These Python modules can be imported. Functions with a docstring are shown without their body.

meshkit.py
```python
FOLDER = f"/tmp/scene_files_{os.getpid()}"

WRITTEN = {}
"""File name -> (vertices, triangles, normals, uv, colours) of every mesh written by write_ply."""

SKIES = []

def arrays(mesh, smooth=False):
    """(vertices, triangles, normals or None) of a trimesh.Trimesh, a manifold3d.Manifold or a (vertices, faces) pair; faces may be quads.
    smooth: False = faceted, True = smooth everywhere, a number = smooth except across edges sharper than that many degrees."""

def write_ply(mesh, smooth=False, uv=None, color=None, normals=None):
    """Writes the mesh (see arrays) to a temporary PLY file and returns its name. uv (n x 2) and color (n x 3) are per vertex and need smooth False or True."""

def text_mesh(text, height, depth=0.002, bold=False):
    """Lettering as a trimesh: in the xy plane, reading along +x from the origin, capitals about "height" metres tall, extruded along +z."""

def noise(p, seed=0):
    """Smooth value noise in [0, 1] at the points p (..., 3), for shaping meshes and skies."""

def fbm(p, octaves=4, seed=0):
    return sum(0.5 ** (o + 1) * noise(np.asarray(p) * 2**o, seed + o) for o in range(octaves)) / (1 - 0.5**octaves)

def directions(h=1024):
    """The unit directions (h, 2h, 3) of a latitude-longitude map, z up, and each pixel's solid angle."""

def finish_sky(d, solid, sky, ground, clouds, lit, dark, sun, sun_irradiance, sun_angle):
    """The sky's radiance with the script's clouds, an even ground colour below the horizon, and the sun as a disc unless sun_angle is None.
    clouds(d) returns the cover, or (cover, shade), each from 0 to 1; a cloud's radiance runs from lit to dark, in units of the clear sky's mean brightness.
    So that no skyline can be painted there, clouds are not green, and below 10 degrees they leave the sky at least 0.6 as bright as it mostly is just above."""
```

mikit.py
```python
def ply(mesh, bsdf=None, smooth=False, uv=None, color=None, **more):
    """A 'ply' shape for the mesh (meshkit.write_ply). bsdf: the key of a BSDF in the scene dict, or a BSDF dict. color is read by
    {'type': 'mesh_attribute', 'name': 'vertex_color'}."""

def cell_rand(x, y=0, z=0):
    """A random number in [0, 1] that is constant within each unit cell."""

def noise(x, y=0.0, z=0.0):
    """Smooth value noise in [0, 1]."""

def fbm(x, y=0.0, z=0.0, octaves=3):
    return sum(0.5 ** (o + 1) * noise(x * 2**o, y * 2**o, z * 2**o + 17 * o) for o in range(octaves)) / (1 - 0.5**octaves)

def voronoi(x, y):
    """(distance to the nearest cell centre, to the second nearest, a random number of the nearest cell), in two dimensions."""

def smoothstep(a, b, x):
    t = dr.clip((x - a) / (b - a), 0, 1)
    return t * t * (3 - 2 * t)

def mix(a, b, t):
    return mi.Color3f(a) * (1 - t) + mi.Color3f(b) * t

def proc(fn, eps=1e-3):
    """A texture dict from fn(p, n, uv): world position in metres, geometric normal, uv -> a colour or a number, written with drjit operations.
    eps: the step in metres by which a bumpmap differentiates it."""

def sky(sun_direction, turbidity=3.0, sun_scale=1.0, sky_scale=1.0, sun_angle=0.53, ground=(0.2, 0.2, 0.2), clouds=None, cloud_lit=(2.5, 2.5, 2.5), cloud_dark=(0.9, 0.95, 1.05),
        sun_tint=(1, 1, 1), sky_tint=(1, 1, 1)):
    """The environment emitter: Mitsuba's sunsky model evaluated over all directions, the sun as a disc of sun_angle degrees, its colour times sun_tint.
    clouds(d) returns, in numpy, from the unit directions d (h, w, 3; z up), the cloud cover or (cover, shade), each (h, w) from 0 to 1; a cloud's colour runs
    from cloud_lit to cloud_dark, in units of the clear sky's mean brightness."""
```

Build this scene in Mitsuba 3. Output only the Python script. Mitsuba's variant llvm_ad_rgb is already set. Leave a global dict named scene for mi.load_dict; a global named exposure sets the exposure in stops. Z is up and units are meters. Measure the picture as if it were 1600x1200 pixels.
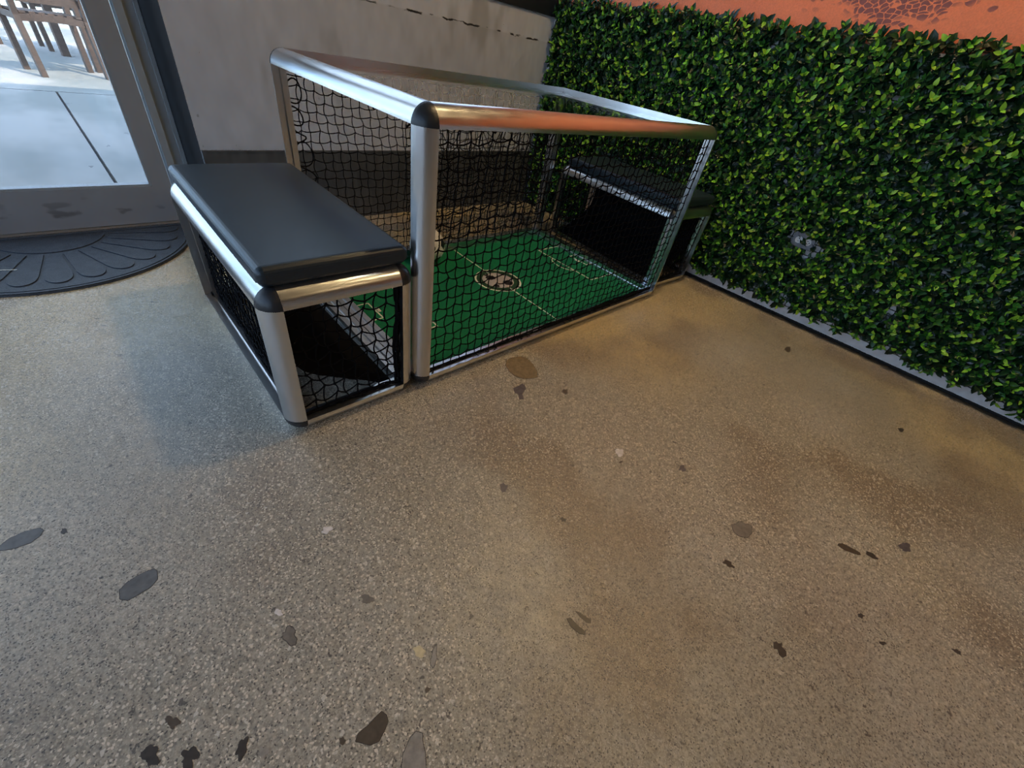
import math, random
import numpy as np, trimesh, shapely
import drjit as dr
import mitsuba as mi
import mikit, meshkit
from shapely.geometry import Polygon, Point, LineString
from shapely import affinity

rng = np.random.default_rng(7)
T = mi.ScalarTransform4f
scene, labels = {'type': 'scene'}, {}

# ------------------------------------------------------------------ camera, sky, exposure
EYE = np.array([-0.56902, -0.88307, 0.92022])
FWD = np.array([0.592642, 0.504824, -0.627637])
DOWN = np.array([-0.336183, -0.553076, -0.762291])
RIGHT = np.cross(DOWN, FWD)
FPX = 639.35
exposure = 0.25
scene['camera'] = {'type': 'perspective', 'fov': 2 * math.degrees(math.atan(800 / FPX)), 'fov_axis': 'x', 'near_clip': 0.02,
                   'to_world': T().look_at(origin=EYE.tolist(), target=(EYE + FWD).tolist(), up=(-DOWN).tolist())}
SUN = np.array([0.35, -0.50, 0.62])
scene['sky'] = mikit.sky(SUN, turbidity=4.0, sun_scale=2.6, sky_scale=11.5, ground=(0.3, 0.3, 0.3), sky_tint=(0.76, 1.02, 1.24),
                         clouds=lambda d: np.clip(meshkit.fbm(d * 2.2, 4, 3) * 1.6 - 0.25, 0, 1), cloud_lit=(1.25, 1.5, 1.68), cloud_dark=(0.8, 1.0, 1.17))
LAMPS = [(1.00, -0.10, 1.5), (1.15, -1.25, 0.6), (1.10, -2.7, 0.22), (-0.6, -2.6, 0.16), (-1.9, -3.6, 0.16)]
LAMP_POWER = 420.0 * 0.30
CEIL = 2.75

# ------------------------------------------------------------------ helpers
def bs(name, d):
    scene[name] = d
    return name

def col(*c):
    return {'type': 'rgb', 'value': list(c)}

def pri(c, rough=0.5, **k):
    d = {'type': 'principled', 'base_color': c if isinstance(c, dict) else col(*c), 'roughness': rough}
    d.update(k)
    return d

def two(d):
    return {'type': 'twosided', 'bsdf': d}

def numbered(name):
    if name not in scene and not any(k.startswith(name + '__') for k in scene):
        return name
    i = 1
    while f'{name}_{i:03d}' in scene or any(k.startswith(f'{name}_{i:03d}__') for k in scene):
        i += 1
    return f'{name}_{i:03d}'

_cnt = {}
def uniq(full):
    n = _cnt.get(full, -1) + 1
    _cnt[full] = n
    return full if n == 0 else f'{full}_{n:03d}'

def obj(name, mesh, m, parent=None, smooth=False, **more):
    key = uniq(f'{parent}__{name}' if parent else name)
    scene[key] = mikit.ply(mesh, m, smooth, **more)
    return key

def tag(key, label=None, category=None, group=None, kind=None):
    d = labels.setdefault(key, {})
    for a, b in (('label', label), ('category', category), ('group', group), ('kind', kind)):
        if b:
            d[a] = b
    return key

def thing(name, label, category, group=None):
    return tag(uniq(name), label, category, group)

def struct(name, mesh, m, parent=None, smooth=False, label=None, **more):
    k = obj(name, mesh, m, parent, smooth, **more)
    if parent is None:
        tag(k, label, kind='structure')
    elif label:
        tag(k, label)
    return k

cat = trimesh.util.concatenate

def box(x0, x1, y0, y1, z0, z1):
    b = trimesh.creation.box((abs(x1 - x0), abs(y1 - y0), abs(z1 - z0)))
    b.apply_translation(((x0 + x1) / 2, (y0 + y1) / 2, (z0 + z1) / 2))
    return b

def rbox(x0, x1, y0, y1, z0, z1, r=0.005, seg=16):
    import manifold3d as m3
    s = m3.Manifold.sphere(r, seg)
    pts = [(x, y, z) for x in (x0 + r, x1 - r) for y in (y0 + r, y1 - r) for z in (z0 + r, z1 - r)]
    h = m3.Manifold.batch_hull([s.translate(p) for p in pts])
    q = h.to_mesh()
    return trimesh.Trimesh(q.vert_properties[:, :3], q.tri_verts, process=False)

def extr(poly, depth):
    gs = list(poly.geoms) if hasattr(poly, 'geoms') else [poly]
    return cat([trimesh.creation.extrude_polygon(g, depth, engine='earcut') for g in gs])

def frame_mat(o, u, v, w):
    m = np.eye(4)
    m[:3, 0], m[:3, 1], m[:3, 2], m[:3, 3] = u, v, w, o
    return m

def placed(mesh, m):
    mesh = mesh.copy()
    mesh.apply_transform(m)
    if np.linalg.det(m[:3, :3]) < 0:
        pass
    mesh.fix_normals() if not mesh.is_winding_consistent else None
    if mesh.is_watertight and mesh.volume < 0:
        mesh.invert()
    return mesh

def tubes(lines, r, sides=5):
    """All polylines (same number of points each, n x k x 3) as one mesh of thin tubes."""
    p = np.asarray(lines, float)
    n, k, _ = p.shape
    t = np.gradient(p, axis=1)
    t /= np.linalg.norm(t, axis=2, keepdims=True) + 1e-12
    ref = np.where(np.abs(t[..., 1:2]) < 0.9, [0, 1.0, 0], [1.0, 0, 0])
    a = np.cross(t, ref)
    a /= np.linalg.norm(a, axis=2, keepdims=True) + 1e-12
    b = np.cross(t, a)
    ang = np.arange(sides) * 2 * np.pi / sides
    rr = np.broadcast_to(r, (n, k))[..., None, None]
    v = p[:, :, None] + rr * (np.cos(ang)[None, None, :, None] * a[:, :, None] + np.sin(ang)[None, None, :, None] * b[:, :, None])
    i, j, l = np.meshgrid(np.arange(n), np.arange(k - 1), np.arange(sides), indexing='ij')
    base = i * k * sides
    q = np.stack([base + j * sides + l, base + (j + 1) * sides + l, base + (j + 1) * sides + (l + 1) % sides, base + j * sides + (l + 1) % sides], -1).reshape(-1, 4)
    f = np.vstack([q[:, [0, 1, 2]], q[:, [0, 2, 3]]])
    return trimesh.Trimesh(v.reshape(-1, 3), f, process=False)

def unpix(u, w, axis, val):
    """Where the measured photograph point (u, w) lies on the plane coordinate[axis] = val (used to measure the fixed positions of floor marks)."""
    d = RIGHT * (u - 800) / FPX + DOWN * (w - 600) / FPX + FWD
    return EYE + d * (val - EYE[axis]) / d[axis]

def proj(X):
    q = np.asarray(X) - EYE
    z = q @ FWD
    return 800 + FPX * (q @ RIGHT) / z, 600 + FPX * (q @ DOWN) / z, z

# ------------------------------------------------------------------ materials
N, F, V, SS, MX = mikit.noise, mikit.fbm, mikit.voronoi, mikit.smoothstep, mikit.mix

XW0, XWS = 2.005, -0.035          # right wall: x = XW0 + XWS * y
def xw(y):
    return XW0 + XWS * y

def floor_color(p, n, uv):
    x, y = p.x, p.y
    big = F(x * 0.9 + 3.1, y * 0.9 + 7.7, 0.0, 3)
    mid = F(x * 3.3 + 1.7, y * 3.3, 4.0, 3)
    c = MX((0.265, 0.235, 0.180), (0.440, 0.335, 0.165), SS(0.32, 0.66, big))
    c = MX(c, (0.19, 0.140, 0.092), SS(0.48, 0.74, mid) * 0.8)
    c = MX(c, (0.34, 0.315, 0.265), SS(0.55, 0.8, F(x * 2.1 + 9, y * 2.1 + 2, 1.0, 2)) * 0.5)
    wx, wy = 0.35 * N(x * 260, y * 260, 1.0), 0.35 * N(x * 260, y * 260, 6.0)
    fine = N(x * 430, y * 430) * 0.55 + N(x * 210, y * 210, 3.0) * 0.45
    c = c * (0.45 + 1.10 * fine)
    expo = SS(0.18, 0.58, F(x * 1.1 + 20, y * 1.1 + 5, 2.0, 3))       # how far the aggregate is ground open
    d, d2, w = V(x * 170 + wx * 1.4, y * 170 + wy * 1.4)
    c = MX(c, (0.60, 0.53, 0.42), dr.select((w > 0.68) & (d < 0.12 + 0.26 * w * expo), 0.45 + 0.45 * expo, 0.0))
    d, d2, w = V(x * 210 + 31.0 + wx * 1.5, y * 210 + wy * 1.5)
    c = MX(c, (0.04, 0.033, 0.027), dr.select((w > 0.74) & (d < 0.29), 0.85, 0.0))
    d, d2, w = V(x * 330 + 3.0, y * 330 + 8.0)
    c = MX(c, (0.50, 0.44, 0.34), dr.select((w > 0.70) & (d < 0.30), 0.55, 0.0))
    d, d2, w = V(x * 62 + 11.0 + wx * 0.9, y * 62 + wy * 0.9)
    c = MX(c, (0.60, 0.55, 0.46), dr.select((w > 0.84) & (d < 0.10 + 0.16 * N(x * 20, y * 20)), 0.7 * (0.25 + 0.75 * expo), 0.0))
    d, d2, w = V(x * 36 + 5.0 + wx * 1.2, y * 36 + 2.0 + wy * 1.2)
    c = MX(c, (0.045, 0.036, 0.03), dr.select((w > 0.90) & (d < 0.11), 0.8, 0.0))
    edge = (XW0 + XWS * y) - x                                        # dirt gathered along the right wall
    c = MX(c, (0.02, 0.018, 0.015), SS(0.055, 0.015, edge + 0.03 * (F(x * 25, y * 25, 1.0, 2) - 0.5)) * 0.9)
    return c

def floor_rough(p, n, uv):
    return 0.36 + 0.14 * N(p.x * 60, p.y * 60) + 0.10 * F(p.x * 3, p.y * 3, 2.0, 2)

bs('floor_m', two(pri(mikit.proc(floor_color), mikit.proc(floor_rough), specular=1.0)))

def plaster(p, n, uv):
    c = MX((0.375, 0.410, 0.460), (0.455, 0.492, 0.545), F(p.x * 1.6, p.z * 2.2, p.y, 3))
    c = c * (0.90 + 0.2 * F(p.x * 22, p.z * 9, 1.0, 3))
    smear = SS(0.60, 0.85, F(p.x * 9 + 4, p.z * 3 + 1.0, 3.0, 3)) * 0.45
    c = MX(c, (0.185, 0.190, 0.170), smear)
    line = SS(0.007, 0.002, dr.abs(p.z - 0.980 + 0.008 * (F(p.x * 30, 1.0, 0.0, 3) - 0.5)))
    chip = SS(0.50, 0.62, F(p.x * 16 + 2, 3.0, p.z * 30, 3)) * SS(0.45, 0.62, p.x)
    c = MX(c, (0.02, 0.02, 0.022), line * chip)
    c = MX(c, c * 1.13, SS(0.975, 0.985, p.z))
    d, d2, w = V(p.x * 9 + 0.3 * N(p.x * 40, p.z * 40), p.z * 9 + 0.3 * N(p.x * 40, p.z * 40, 4.0))
    return MX(c, (0.05, 0.05, 0.05), dr.select((w > 0.93) & (d < 0.04 * N(p.x * 50, p.z * 50) + 0.01), 0.5, 0.0))
bs('plaster_m', two(pri(mikit.proc(plaster), 0.75, specular=0.3)))

def base_col(p, n, uv):
    return MX((0.042, 0.047, 0.050), (0.066, 0.071, 0.074), F(p.x * 7, p.z * 5, 0.0, 3)) * (0.8 + 0.4 * N(p.x * 60, p.z * 14))
bs('base_m', two(pri(mikit.proc(base_col), 0.55)))

def wall_right_col(p, n, uv):
    orange = MX((0.62, 0.155, 0.062), (0.68, 0.19, 0.08), F(p.y * 3, p.z * 3, 0.0, 3)) * (0.92 + 0.16 * N(p.y * 260, p.z * 260))
    # painted cluster of dark spots (part of a mural)
    wy, wz = p.y + 0.018 * F(p.y * 30, p.z * 30, 0.0, 2), p.z + 0.014 * F(p.y * 30, p.z * 30, 9.0, 2)
    d, d2, w = V(wy * 42 + wz * 14, wz * 62 - wy * 6)
    e = dr.square((p.y + 0.235) / 0.25) + dr.square((p.z - 1.375) / 0.145)
    inside = SS(1.15, 0.75, e + 0.5 * (w - 0.5))
    spot = SS(0.085, 0.17, d2 - d) * inside
    d, d2, w = V(wy * 17 + 3.0, wz * 24)
    far = SS(0.25, 0.17, d) * dr.select((w > 0.55) & (p.y < 0.1) & (p.y > -0.62) & (p.z < 1.55), 1.0, 0.0) * SS(0.0, 0.1, p.z - 1.22)
    c = MX(orange, (0.15, 0.040, 0.045), dr.maximum(spot, far * (1 - inside)) * 0.93)
    white = MX((0.60, 0.60, 0.60), (0.50, 0.50, 0.52), F(p.y * 6, p.z * 6, 0.0, 3)) * (0.9 + 0.15 * N(p.y * 60, p.z * 60))
    return MX(white, c, dr.select(p.z > 1.165, 1.0, 0.0))
bs('wall_right_m', two(pri(mikit.proc(wall_right_col), 0.55)))
bs('dark_gap_m', two(pri((0.012, 0.011, 0.010), 0.9)))
bs('room_wall_m', two(pri((0.36, 0.30, 0.25), 0.7)))
bs('ceiling_m', two(pri((0.12, 0.115, 0.11), 0.8)))

def alu_rough(p, n, uv):
    return 0.21 + 0.08 * N(p.x * 35, p.y * 35, p.z * 35)
bs('alu_m', two(pri((0.70, 0.71, 0.72), mikit.proc(alu_rough), metallic=1.0)))
bs('black_plastic_m', two(pri((0.016, 0.018, 0.022), 0.38, specular=0.5)))
def vinyl(p, n, uv):
    return mi.Color3f(0.010, 0.021, 0.032) * (0.85 + 0.3 * N(p.x * 500, p.y * 500, p.z * 500))
bs('vinyl_m', two(pri(mikit.proc(vinyl), 0.40, specular=0.55)))
bs('net_m', two(pri((0.003, 0.003, 0.004), 0.8, specular=0.12)))
bs('board_m', two(pri((0.003, 0.003, 0.004), 0.8, specular=0.1)))
def turf(p, n, uv):
    return MX((0.004, 0.165, 0.070), (0.010, 0.210, 0.092), N(p.x * 700, p.y * 700)) * (0.9 + 0.2 * F(p.x * 5, p.y * 5, 0.0, 2))
bs('turf_m', two(pri(mikit.proc(turf), 0.8, specular=0.3)))
bs('white_print_m', two(pri((0.80, 0.80, 0.70), 0.6)))
bs('emblem_light_m', two(pri((0.50, 0.46, 0.44), 0.6)))
bs('emblem_dark_m', two(pri((0.012, 0.010, 0.010), 0.6)))
bs('emblem_back_m', two(pri((0.012, 0.055, 0.022), 0.7)))
bs('pane_m', {'type': 'thindielectric', 'int_ior': 1.5})
bs('ball_white_m', two(pri((0.75, 0.75, 0.74), 0.35)))
bs('ball_black_m', two(pri((0.012, 0.012, 0.014), 0.35)))
def rubber(p, n, uv):
    return MX((0.030, 0.040, 0.054), (0.050, 0.064, 0.082), F(p.x * 40, p.y * 40, 0.0, 3)) * (0.75 + 0.5 * N(p.x * 500, p.y * 500))
bs('rubber_m', two(pri(mikit.proc(rubber), 0.6)))
def doorpaint(p, n, uv):
    c = MX((0.215, 0.225, 0.235), (0.26, 0.270, 0.280), F(p.x * 5, p.z * 5, 0.0, 3))
    return MX(c, (0.05, 0.045, 0.04), SS(0.62, 0.8, F(p.x * 14, p.z * 26, 3.0, 3)) * SS(0.2, 0.02, p.z) * 0.7)
bs('door_m', two(pri(mikit.proc(doorpaint), 0.42, specular=0.5)))
bs('jamb_m', two(pri((0.25, 0.275, 0.29), 0.4)))
bs('reveal_m', two(pri((0.020, 0.024, 0.028), 0.20, specular=0.6)))
bs('threshold_m', two(pri((0.30, 0.26, 0.22), 0.45, metallic=0.5)))
bs('sill_m', two(pri((0.012, 0.016, 0.024), 0.30)))
def paving(p, n, uv):
    c = MX((0.215, 0.240, 0.240), (0.35, 0.362, 0.362), SS(0.25, 0.75, F(p.x * 2.6, p.y * 1.1, 0.0, 4)))
    d, d2, w = V(p.x * 5 + 0.4 * N(p.x * 20, p.y * 20), p.y * 3)
    return MX(c, (0.14, 0.15, 0.165), dr.select((w > 0.8) & (d < 0.07), 0.6, 0.0))
bs('paving_m', two(pri(mikit.proc(paving), 0.8)))
bs('joint_m', two(pri((0.10, 0.11, 0.14), 0.9)))
bs('lawn_m', two(pri((0.42, 0.52, 0.47), 0.9)))
def wood(p, n, uv):
    return MX((0.085, 0.062, 0.052), (0.130, 0.092, 0.074), F(p.x * 14, p.y * 14, p.z * 40, 3))
bs('wood_m', two(pri(mikit.proc(wood), 0.55)))
def leafc(a):
    return two(pri(a, 0.36, specular=0.38))
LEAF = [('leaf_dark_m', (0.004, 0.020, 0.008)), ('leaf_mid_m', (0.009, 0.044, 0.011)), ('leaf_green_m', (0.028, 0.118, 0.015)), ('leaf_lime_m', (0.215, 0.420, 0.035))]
for k, c in LEAF:
    bs(k, leafc(c))
bs('foliage_m', two({'type': 'principled', 'base_color': {'type': 'mesh_attribute', 'name': 'vertex_color'}, 'roughness': 0.36, 'specular': 0.38}))
bs('grid_m', two(pri((0.008, 0.014, 0.010), 0.6)))
bs('outlet_plate_m', two(pri((0.20, 0.205, 0.23), 0.4)))
bs('outlet_face_m', two(pri((0.72, 0.72, 0.74), 0.4)))
bs('slot_m', two(pri((0.01, 0.01, 0.01), 0.6)))
STONE = {'slate': (0.115, 0.118, 0.118), 'dark': (0.045, 0.038, 0.033), 'mauve': (0.095, 0.080, 0.085), 'tan': (0.205, 0.150, 0.082), 'grey': (0.17, 0.15, 0.125),
         'brown': (0.075, 0.058, 0.042), 'white': (0.62, 0.58, 0.54), 'cream': (0.50, 0.42, 0.25), 'pale': (0.26, 0.235, 0.20)}
def stone_tex(c):
    c = mi.Color3f(*c) if False else c
    def fn(p, n, uv):
        return mi.Color3f(*c) * (0.72 + 0.56 * F(p.x * 130, p.y * 130, 0.0, 3))
    return fn
for k, c in STONE.items():
    bs('stone_' + k, two(pri(mikit.proc(stone_tex(c)), 0.42)))

# ------------------------------------------------------------------ the room
YB = 1.53                       # face of the low back wall
YD = 1.66                       # face of the door
def poly_slab(pts, z0, z1):
    m = extr(Polygon(pts), z1 - z0)
    m.apply_translation((0, 0, z0))
    return m
XL, YR = -2.9, -5.2
fl = struct('floor', poly_slab([(XL, YR), (xw(YR) + 0.15, YR), (xw(1.75) + 0.15, 1.75), (XL, 1.75)], -0.05, 0.0), 'floor_m', label='polished brown concrete floor with ground aggregate')
# right wall, above a thin dark shadow gap
def wall_prism(z0, z1, y0, y1, d0, d1):
    return poly_slab([(xw(y0) + d0, y0), (xw(y0) + d1, y0), (xw(y1) + d1, y1), (xw(y1) + d0, y1)], z0, z1)
wr = struct('wall_right', wall_prism(0.017, CEIL, YR, 1.75, 0.0, 0.15), 'wall_right_m', label='right wall, white behind the hedge and painted orange above it')
struct('base_gap', wall_prism(0.0, 0.017, YR, 1.75, 0.012, 0.15), 'dark_gap_m', wr, label='dark gap under the wall')
# low back wall with base and window above
XR = -0.155
wb = struct('wall_back', box(XR, xw(YB) + 0.02, YB, YB + 0.20, 0.0, 1.106), 'plaster_m', label='grey scuffed plaster back wall beside the door')
bb = struct('baseboard_back', cat([box(XR + 0.003, xw(YB) + 0.01, YB - 0.010, YB, 0.0, 0.345), box(XR + 0.003, xw(YB) + 0.01, YB - 0.014, YB, 0.345, 0.352)]), 'base_m', label='dark grey base band along the foot of the back wall')
w1 = struct('window_1', cat([box(XR, xw(YB), YB - 0.012, YB + 0.10, 1.106, 1.215), box(XR, xw(YB), YB, YB + 0.08, CEIL - 0.12, CEIL), box(XR, XR + 0.06, YB, YB + 0.08, 1.215, CEIL - 0.12),
                            box(0.85, 0.91, YB, YB + 0.08, 1.215, CEIL - 0.12)]), 'sill_m', label='black window frame standing on the low back wall')
struct('pane', box(XR + 0.06, 0.85, YB + 0.04, YB + 0.041, 1.215, CEIL - 0.12), 'pane_m', w1)
struct('pane', box(0.91, xw(YB), YB + 0.04, YB + 0.041, 1.215, CEIL - 0.12), 'pane_m', w1)
# dark reveal between wall and door frame
struct('trim_1', poly_slab([(XR, YB), (XR, YB + 0.2), (-0.2, YD + 0.07), (-0.2, YD)], 0.0, CEIL), 'reveal_m', label='dark glossy reveal post between door frame and back wall')
# door frame jamb
J = [(-0.282, YD), (-0.282, YD + 0.07), (-0.2, YD + 0.07), (-0.2, YD - 0.006), (-0.214, YD - 0.006), (-0.216, YD), (-0.249, YD), (-0.251, YD - 0.012), (-0.278, YD - 0.012)]
struct('trim_2', poly_slab(J, 0.0, CEIL), 'jamb_m', label='stepped grey metal jamb of the glass door')
DX0, DX1 = -1.20, -0.288
d1 = struct('door_1', cat([box(-0.36, DX1, YD, YD + 0.045, 0.014, 2.15), box(DX0, DX0 + 0.076, YD, YD + 0.045, 0.014, 2.15),
                          box(DX0 + 0.076, -0.36, YD, YD + 0.045, 0.014, 0.172), box(DX0 + 0.076, -0.36, YD, YD + 0.045, 2.06, 2.15)]), 'door_m', label='taupe framed glass door onto the bright patio')
struct('glazing_bead', cat([box(-0.368, -0.36, YD + 0.004, YD + 0.04, 0.172, 2.06), box(DX0 + 0.076, -0.368, YD + 0.004, YD + 0.04, 0.172, 0.181)]), 'jamb_m', d1, label='light metal bead around the glass')
struct('pane', box(DX0 + 0.076, -0.368, YD + 0.02, YD + 0.021, 0.181, 2.06), 'pane_m', d1)
struct('trim_3', box(DX0 - 0.05, -0.2, YD - 0.022, YD + 0.07, 0.0, 0.011), 'threshold_m', label='metal threshold strip under the glass door')
# the rest of the glass front (left of the door and above it), outside the frame
w2 = struct('window_2', cat([box(XL, DX0 - 0.055, YD, YD + 0.07, 0.0, 0.18), box(DX0 - 0.055, DX0 - 0.005, YD, YD + 0.07, 0.0, CEIL), box(XL, -0.2, YD, YD + 0.07, 2.16, 2.22),
                            box(-2.1, -2.04, YD, YD + 0.07, 0.18, CEIL), box(XL, -0.2, YD, YD + 0.07, CEIL - 0.06, CEIL)]), 'jamb_m', label='metal framed shop front left of the door')
struct('pane', box(XL, DX0 - 0.055, YD + 0.03, YD + 0.031, 0.18, 2.16), 'pane_m', w2)
struct('pane', box(XL, -0.2, YD + 0.03, YD + 0.031, 2.22, CEIL - 0.06), 'pane_m', w2)
# walls behind the camera, ceiling
struct('wall_left', box(XL - 0.1, XL, YR, -2.2, 0, CEIL), 'room_wall_m')
w3 = struct('window_3', cat([box(XL - 0.07, XL, -2.2, 1.66, 0.0, 0.18), box(XL - 0.07, XL, -2.2, 1.66, 2.16, 2.22), box(XL - 0.07, XL, -2.2, 1.66, CEIL - 0.06, CEIL)] + [box(XL - 0.07, XL, a - 0.03, a + 0.03, 0.18, CEIL) for a in (-2.17, -0.9, 0.35, 1.63)]), 'jamb_m', label='metal framed shop front on the left')
struct('pane', box(XL - 0.04, XL - 0.039, -2.2, 1.66, 0.18, 2.16), 'pane_m', w3)
struct('pane', box(XL - 0.04, XL - 0.039, -2.2, 1.66, 2.22, CEIL - 0.06), 'pane_m', w3)
struct('wall_rear', box(XL, xw(YR), YR - 0.1, YR, 0, CEIL), 'room_wall_m')
struct('ceiling', poly_slab([(XL - 0.1, YR - 0.1), (2.4, YR - 0.1), (2.4, 2.6), (XL - 0.1, 2.6)], CEIL, CEIL + 0.5), 'ceiling_m')
for i, (lx, ly, lk) in enumerate(LAMPS):
    k = thing('ceiling_downlight', ('round recessed ceiling downlight straight above the soccer table', 'round recessed ceiling downlight above the floor beside the hedge', 'round recessed ceiling downlight near the rear end of the hedge wall',
                                    'round recessed ceiling downlight behind the camera in mid room', 'round recessed ceiling downlight in the rear left of the room')[i], 'ceiling light', 'ceiling downlights')
    ring = trimesh.creation.annulus(0.10, 0.118, 0.012, sections=40)
    ring.apply_translation((lx, ly, CEIL - 0.006))
    obj('trim_ring', ring, 'jamb_m', k)
    disc = trimesh.creation.cylinder(0.10, 0.006, sections=40)
    disc.apply_translation((lx, ly, CEIL - 0.003))
    obj('lens', disc, 'white_print_m', k, emitter={'type': 'area', 'radiance': col(LAMP_POWER * lk, LAMP_POWER * lk * 0.71, LAMP_POWER * lk * 0.35)})

# ------------------------------------------------------------------ outside
gx0, gx1 = -9.0, 9.0
pv = struct('pavement', cat([box(gx0, gx1, 1.73, 16.0, -0.12, -0.035), box(gx0, XL - 0.08, -7.0, 1.73, -0.12, -0.004)]), 'joint_m', label='concrete patio pavement outside the door')
xb = [gx0, -5.4, -2.95, -0.445, 2.05, 4.5, 7.0, gx1]
for y0, y1, shift in ((1.74, 4.955, 0.0), (4.972, 8.2, 0.0), (8.215, 11.4, 0.0)):
    for a, b in zip(xb[:-1], xb[1:]):
        g = 0.008
        s = 0.0 if y0 < 4 else 1.15
        struct('slab', poly_slab([(a + g + s - 0.027 * 0, y0), (b - g + s, y0), (b - g + s - (0.06 if y0 < 4 else 0), y1), (a + g + s - (0.06 if y0 < 4 else 0), y1)], -0.035, -0.004), 'paving_m', pv)
struct('lawn', box(gx0 * 3, gx1 * 3, 11.45, 40.0, -0.10, -0.01), 'lawn_m', label='pale ground beyond the patio')

# ------------------------------------------------------------------ aluminium frames (quarter round profile with a slot in each flat)
R = 0.0452
def profile(r):
    a = np.linspace(0, np.pi / 2, 15)
    s0, s1, d = r * 0.43, r * 0.60, 0.010
    pts = [(0, 0), (s0, 0), (s0, d), (s1, d), (s1, 0)] + [(r * math.cos(t), r * math.sin(t)) for t in a] + [(0, s1), (d, s1), (d, s0), (0, s0)]
    return Polygon(pts)
PROF = profile(R)
def rail(o, u, v, w, length):
    m = placed(extr(PROF, length), frame_mat(o, u, v, w))
    return m
def octant(r, sx, sy, sz, c):
    n = 12
    rows, vid = [], {}
    vs = []
    for i in range(n + 1):
        for j in range(n + 1 - i):
            k = n - i - j
            p = np.array([i, j, k], float)
            p /= np.linalg.norm(p)
            vid[i, j] = len(vs)
            vs.append(p * r)
    fs = []
    for i in range(n):
        for j in range(n - i):
            fs.append([vid[i, j], vid[i + 1, j], vid[i, j + 1]])
            if i + j < n - 1:
                fs.append([vid[i + 1, j], vid[i + 1, j + 1], vid[i, j + 1]])
    o = len(vs)
    vs.append(np.zeros(3))
    for axis in range(3):
        ring = []
        for t in range(n + 1):
            ring.append(vid[(0, t)] if axis == 0 else vid[(t, 0)] if axis == 1 else vid[(t, n - t)])
        for a, b in zip(ring[:-1], ring[1:]):
            fs.append([o, a, b])
    m = trimesh.Trimesh(np.array(vs) * [sx, sy, sz] + c, fs, process=True)
    m.fix_normals()
    return m

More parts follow.
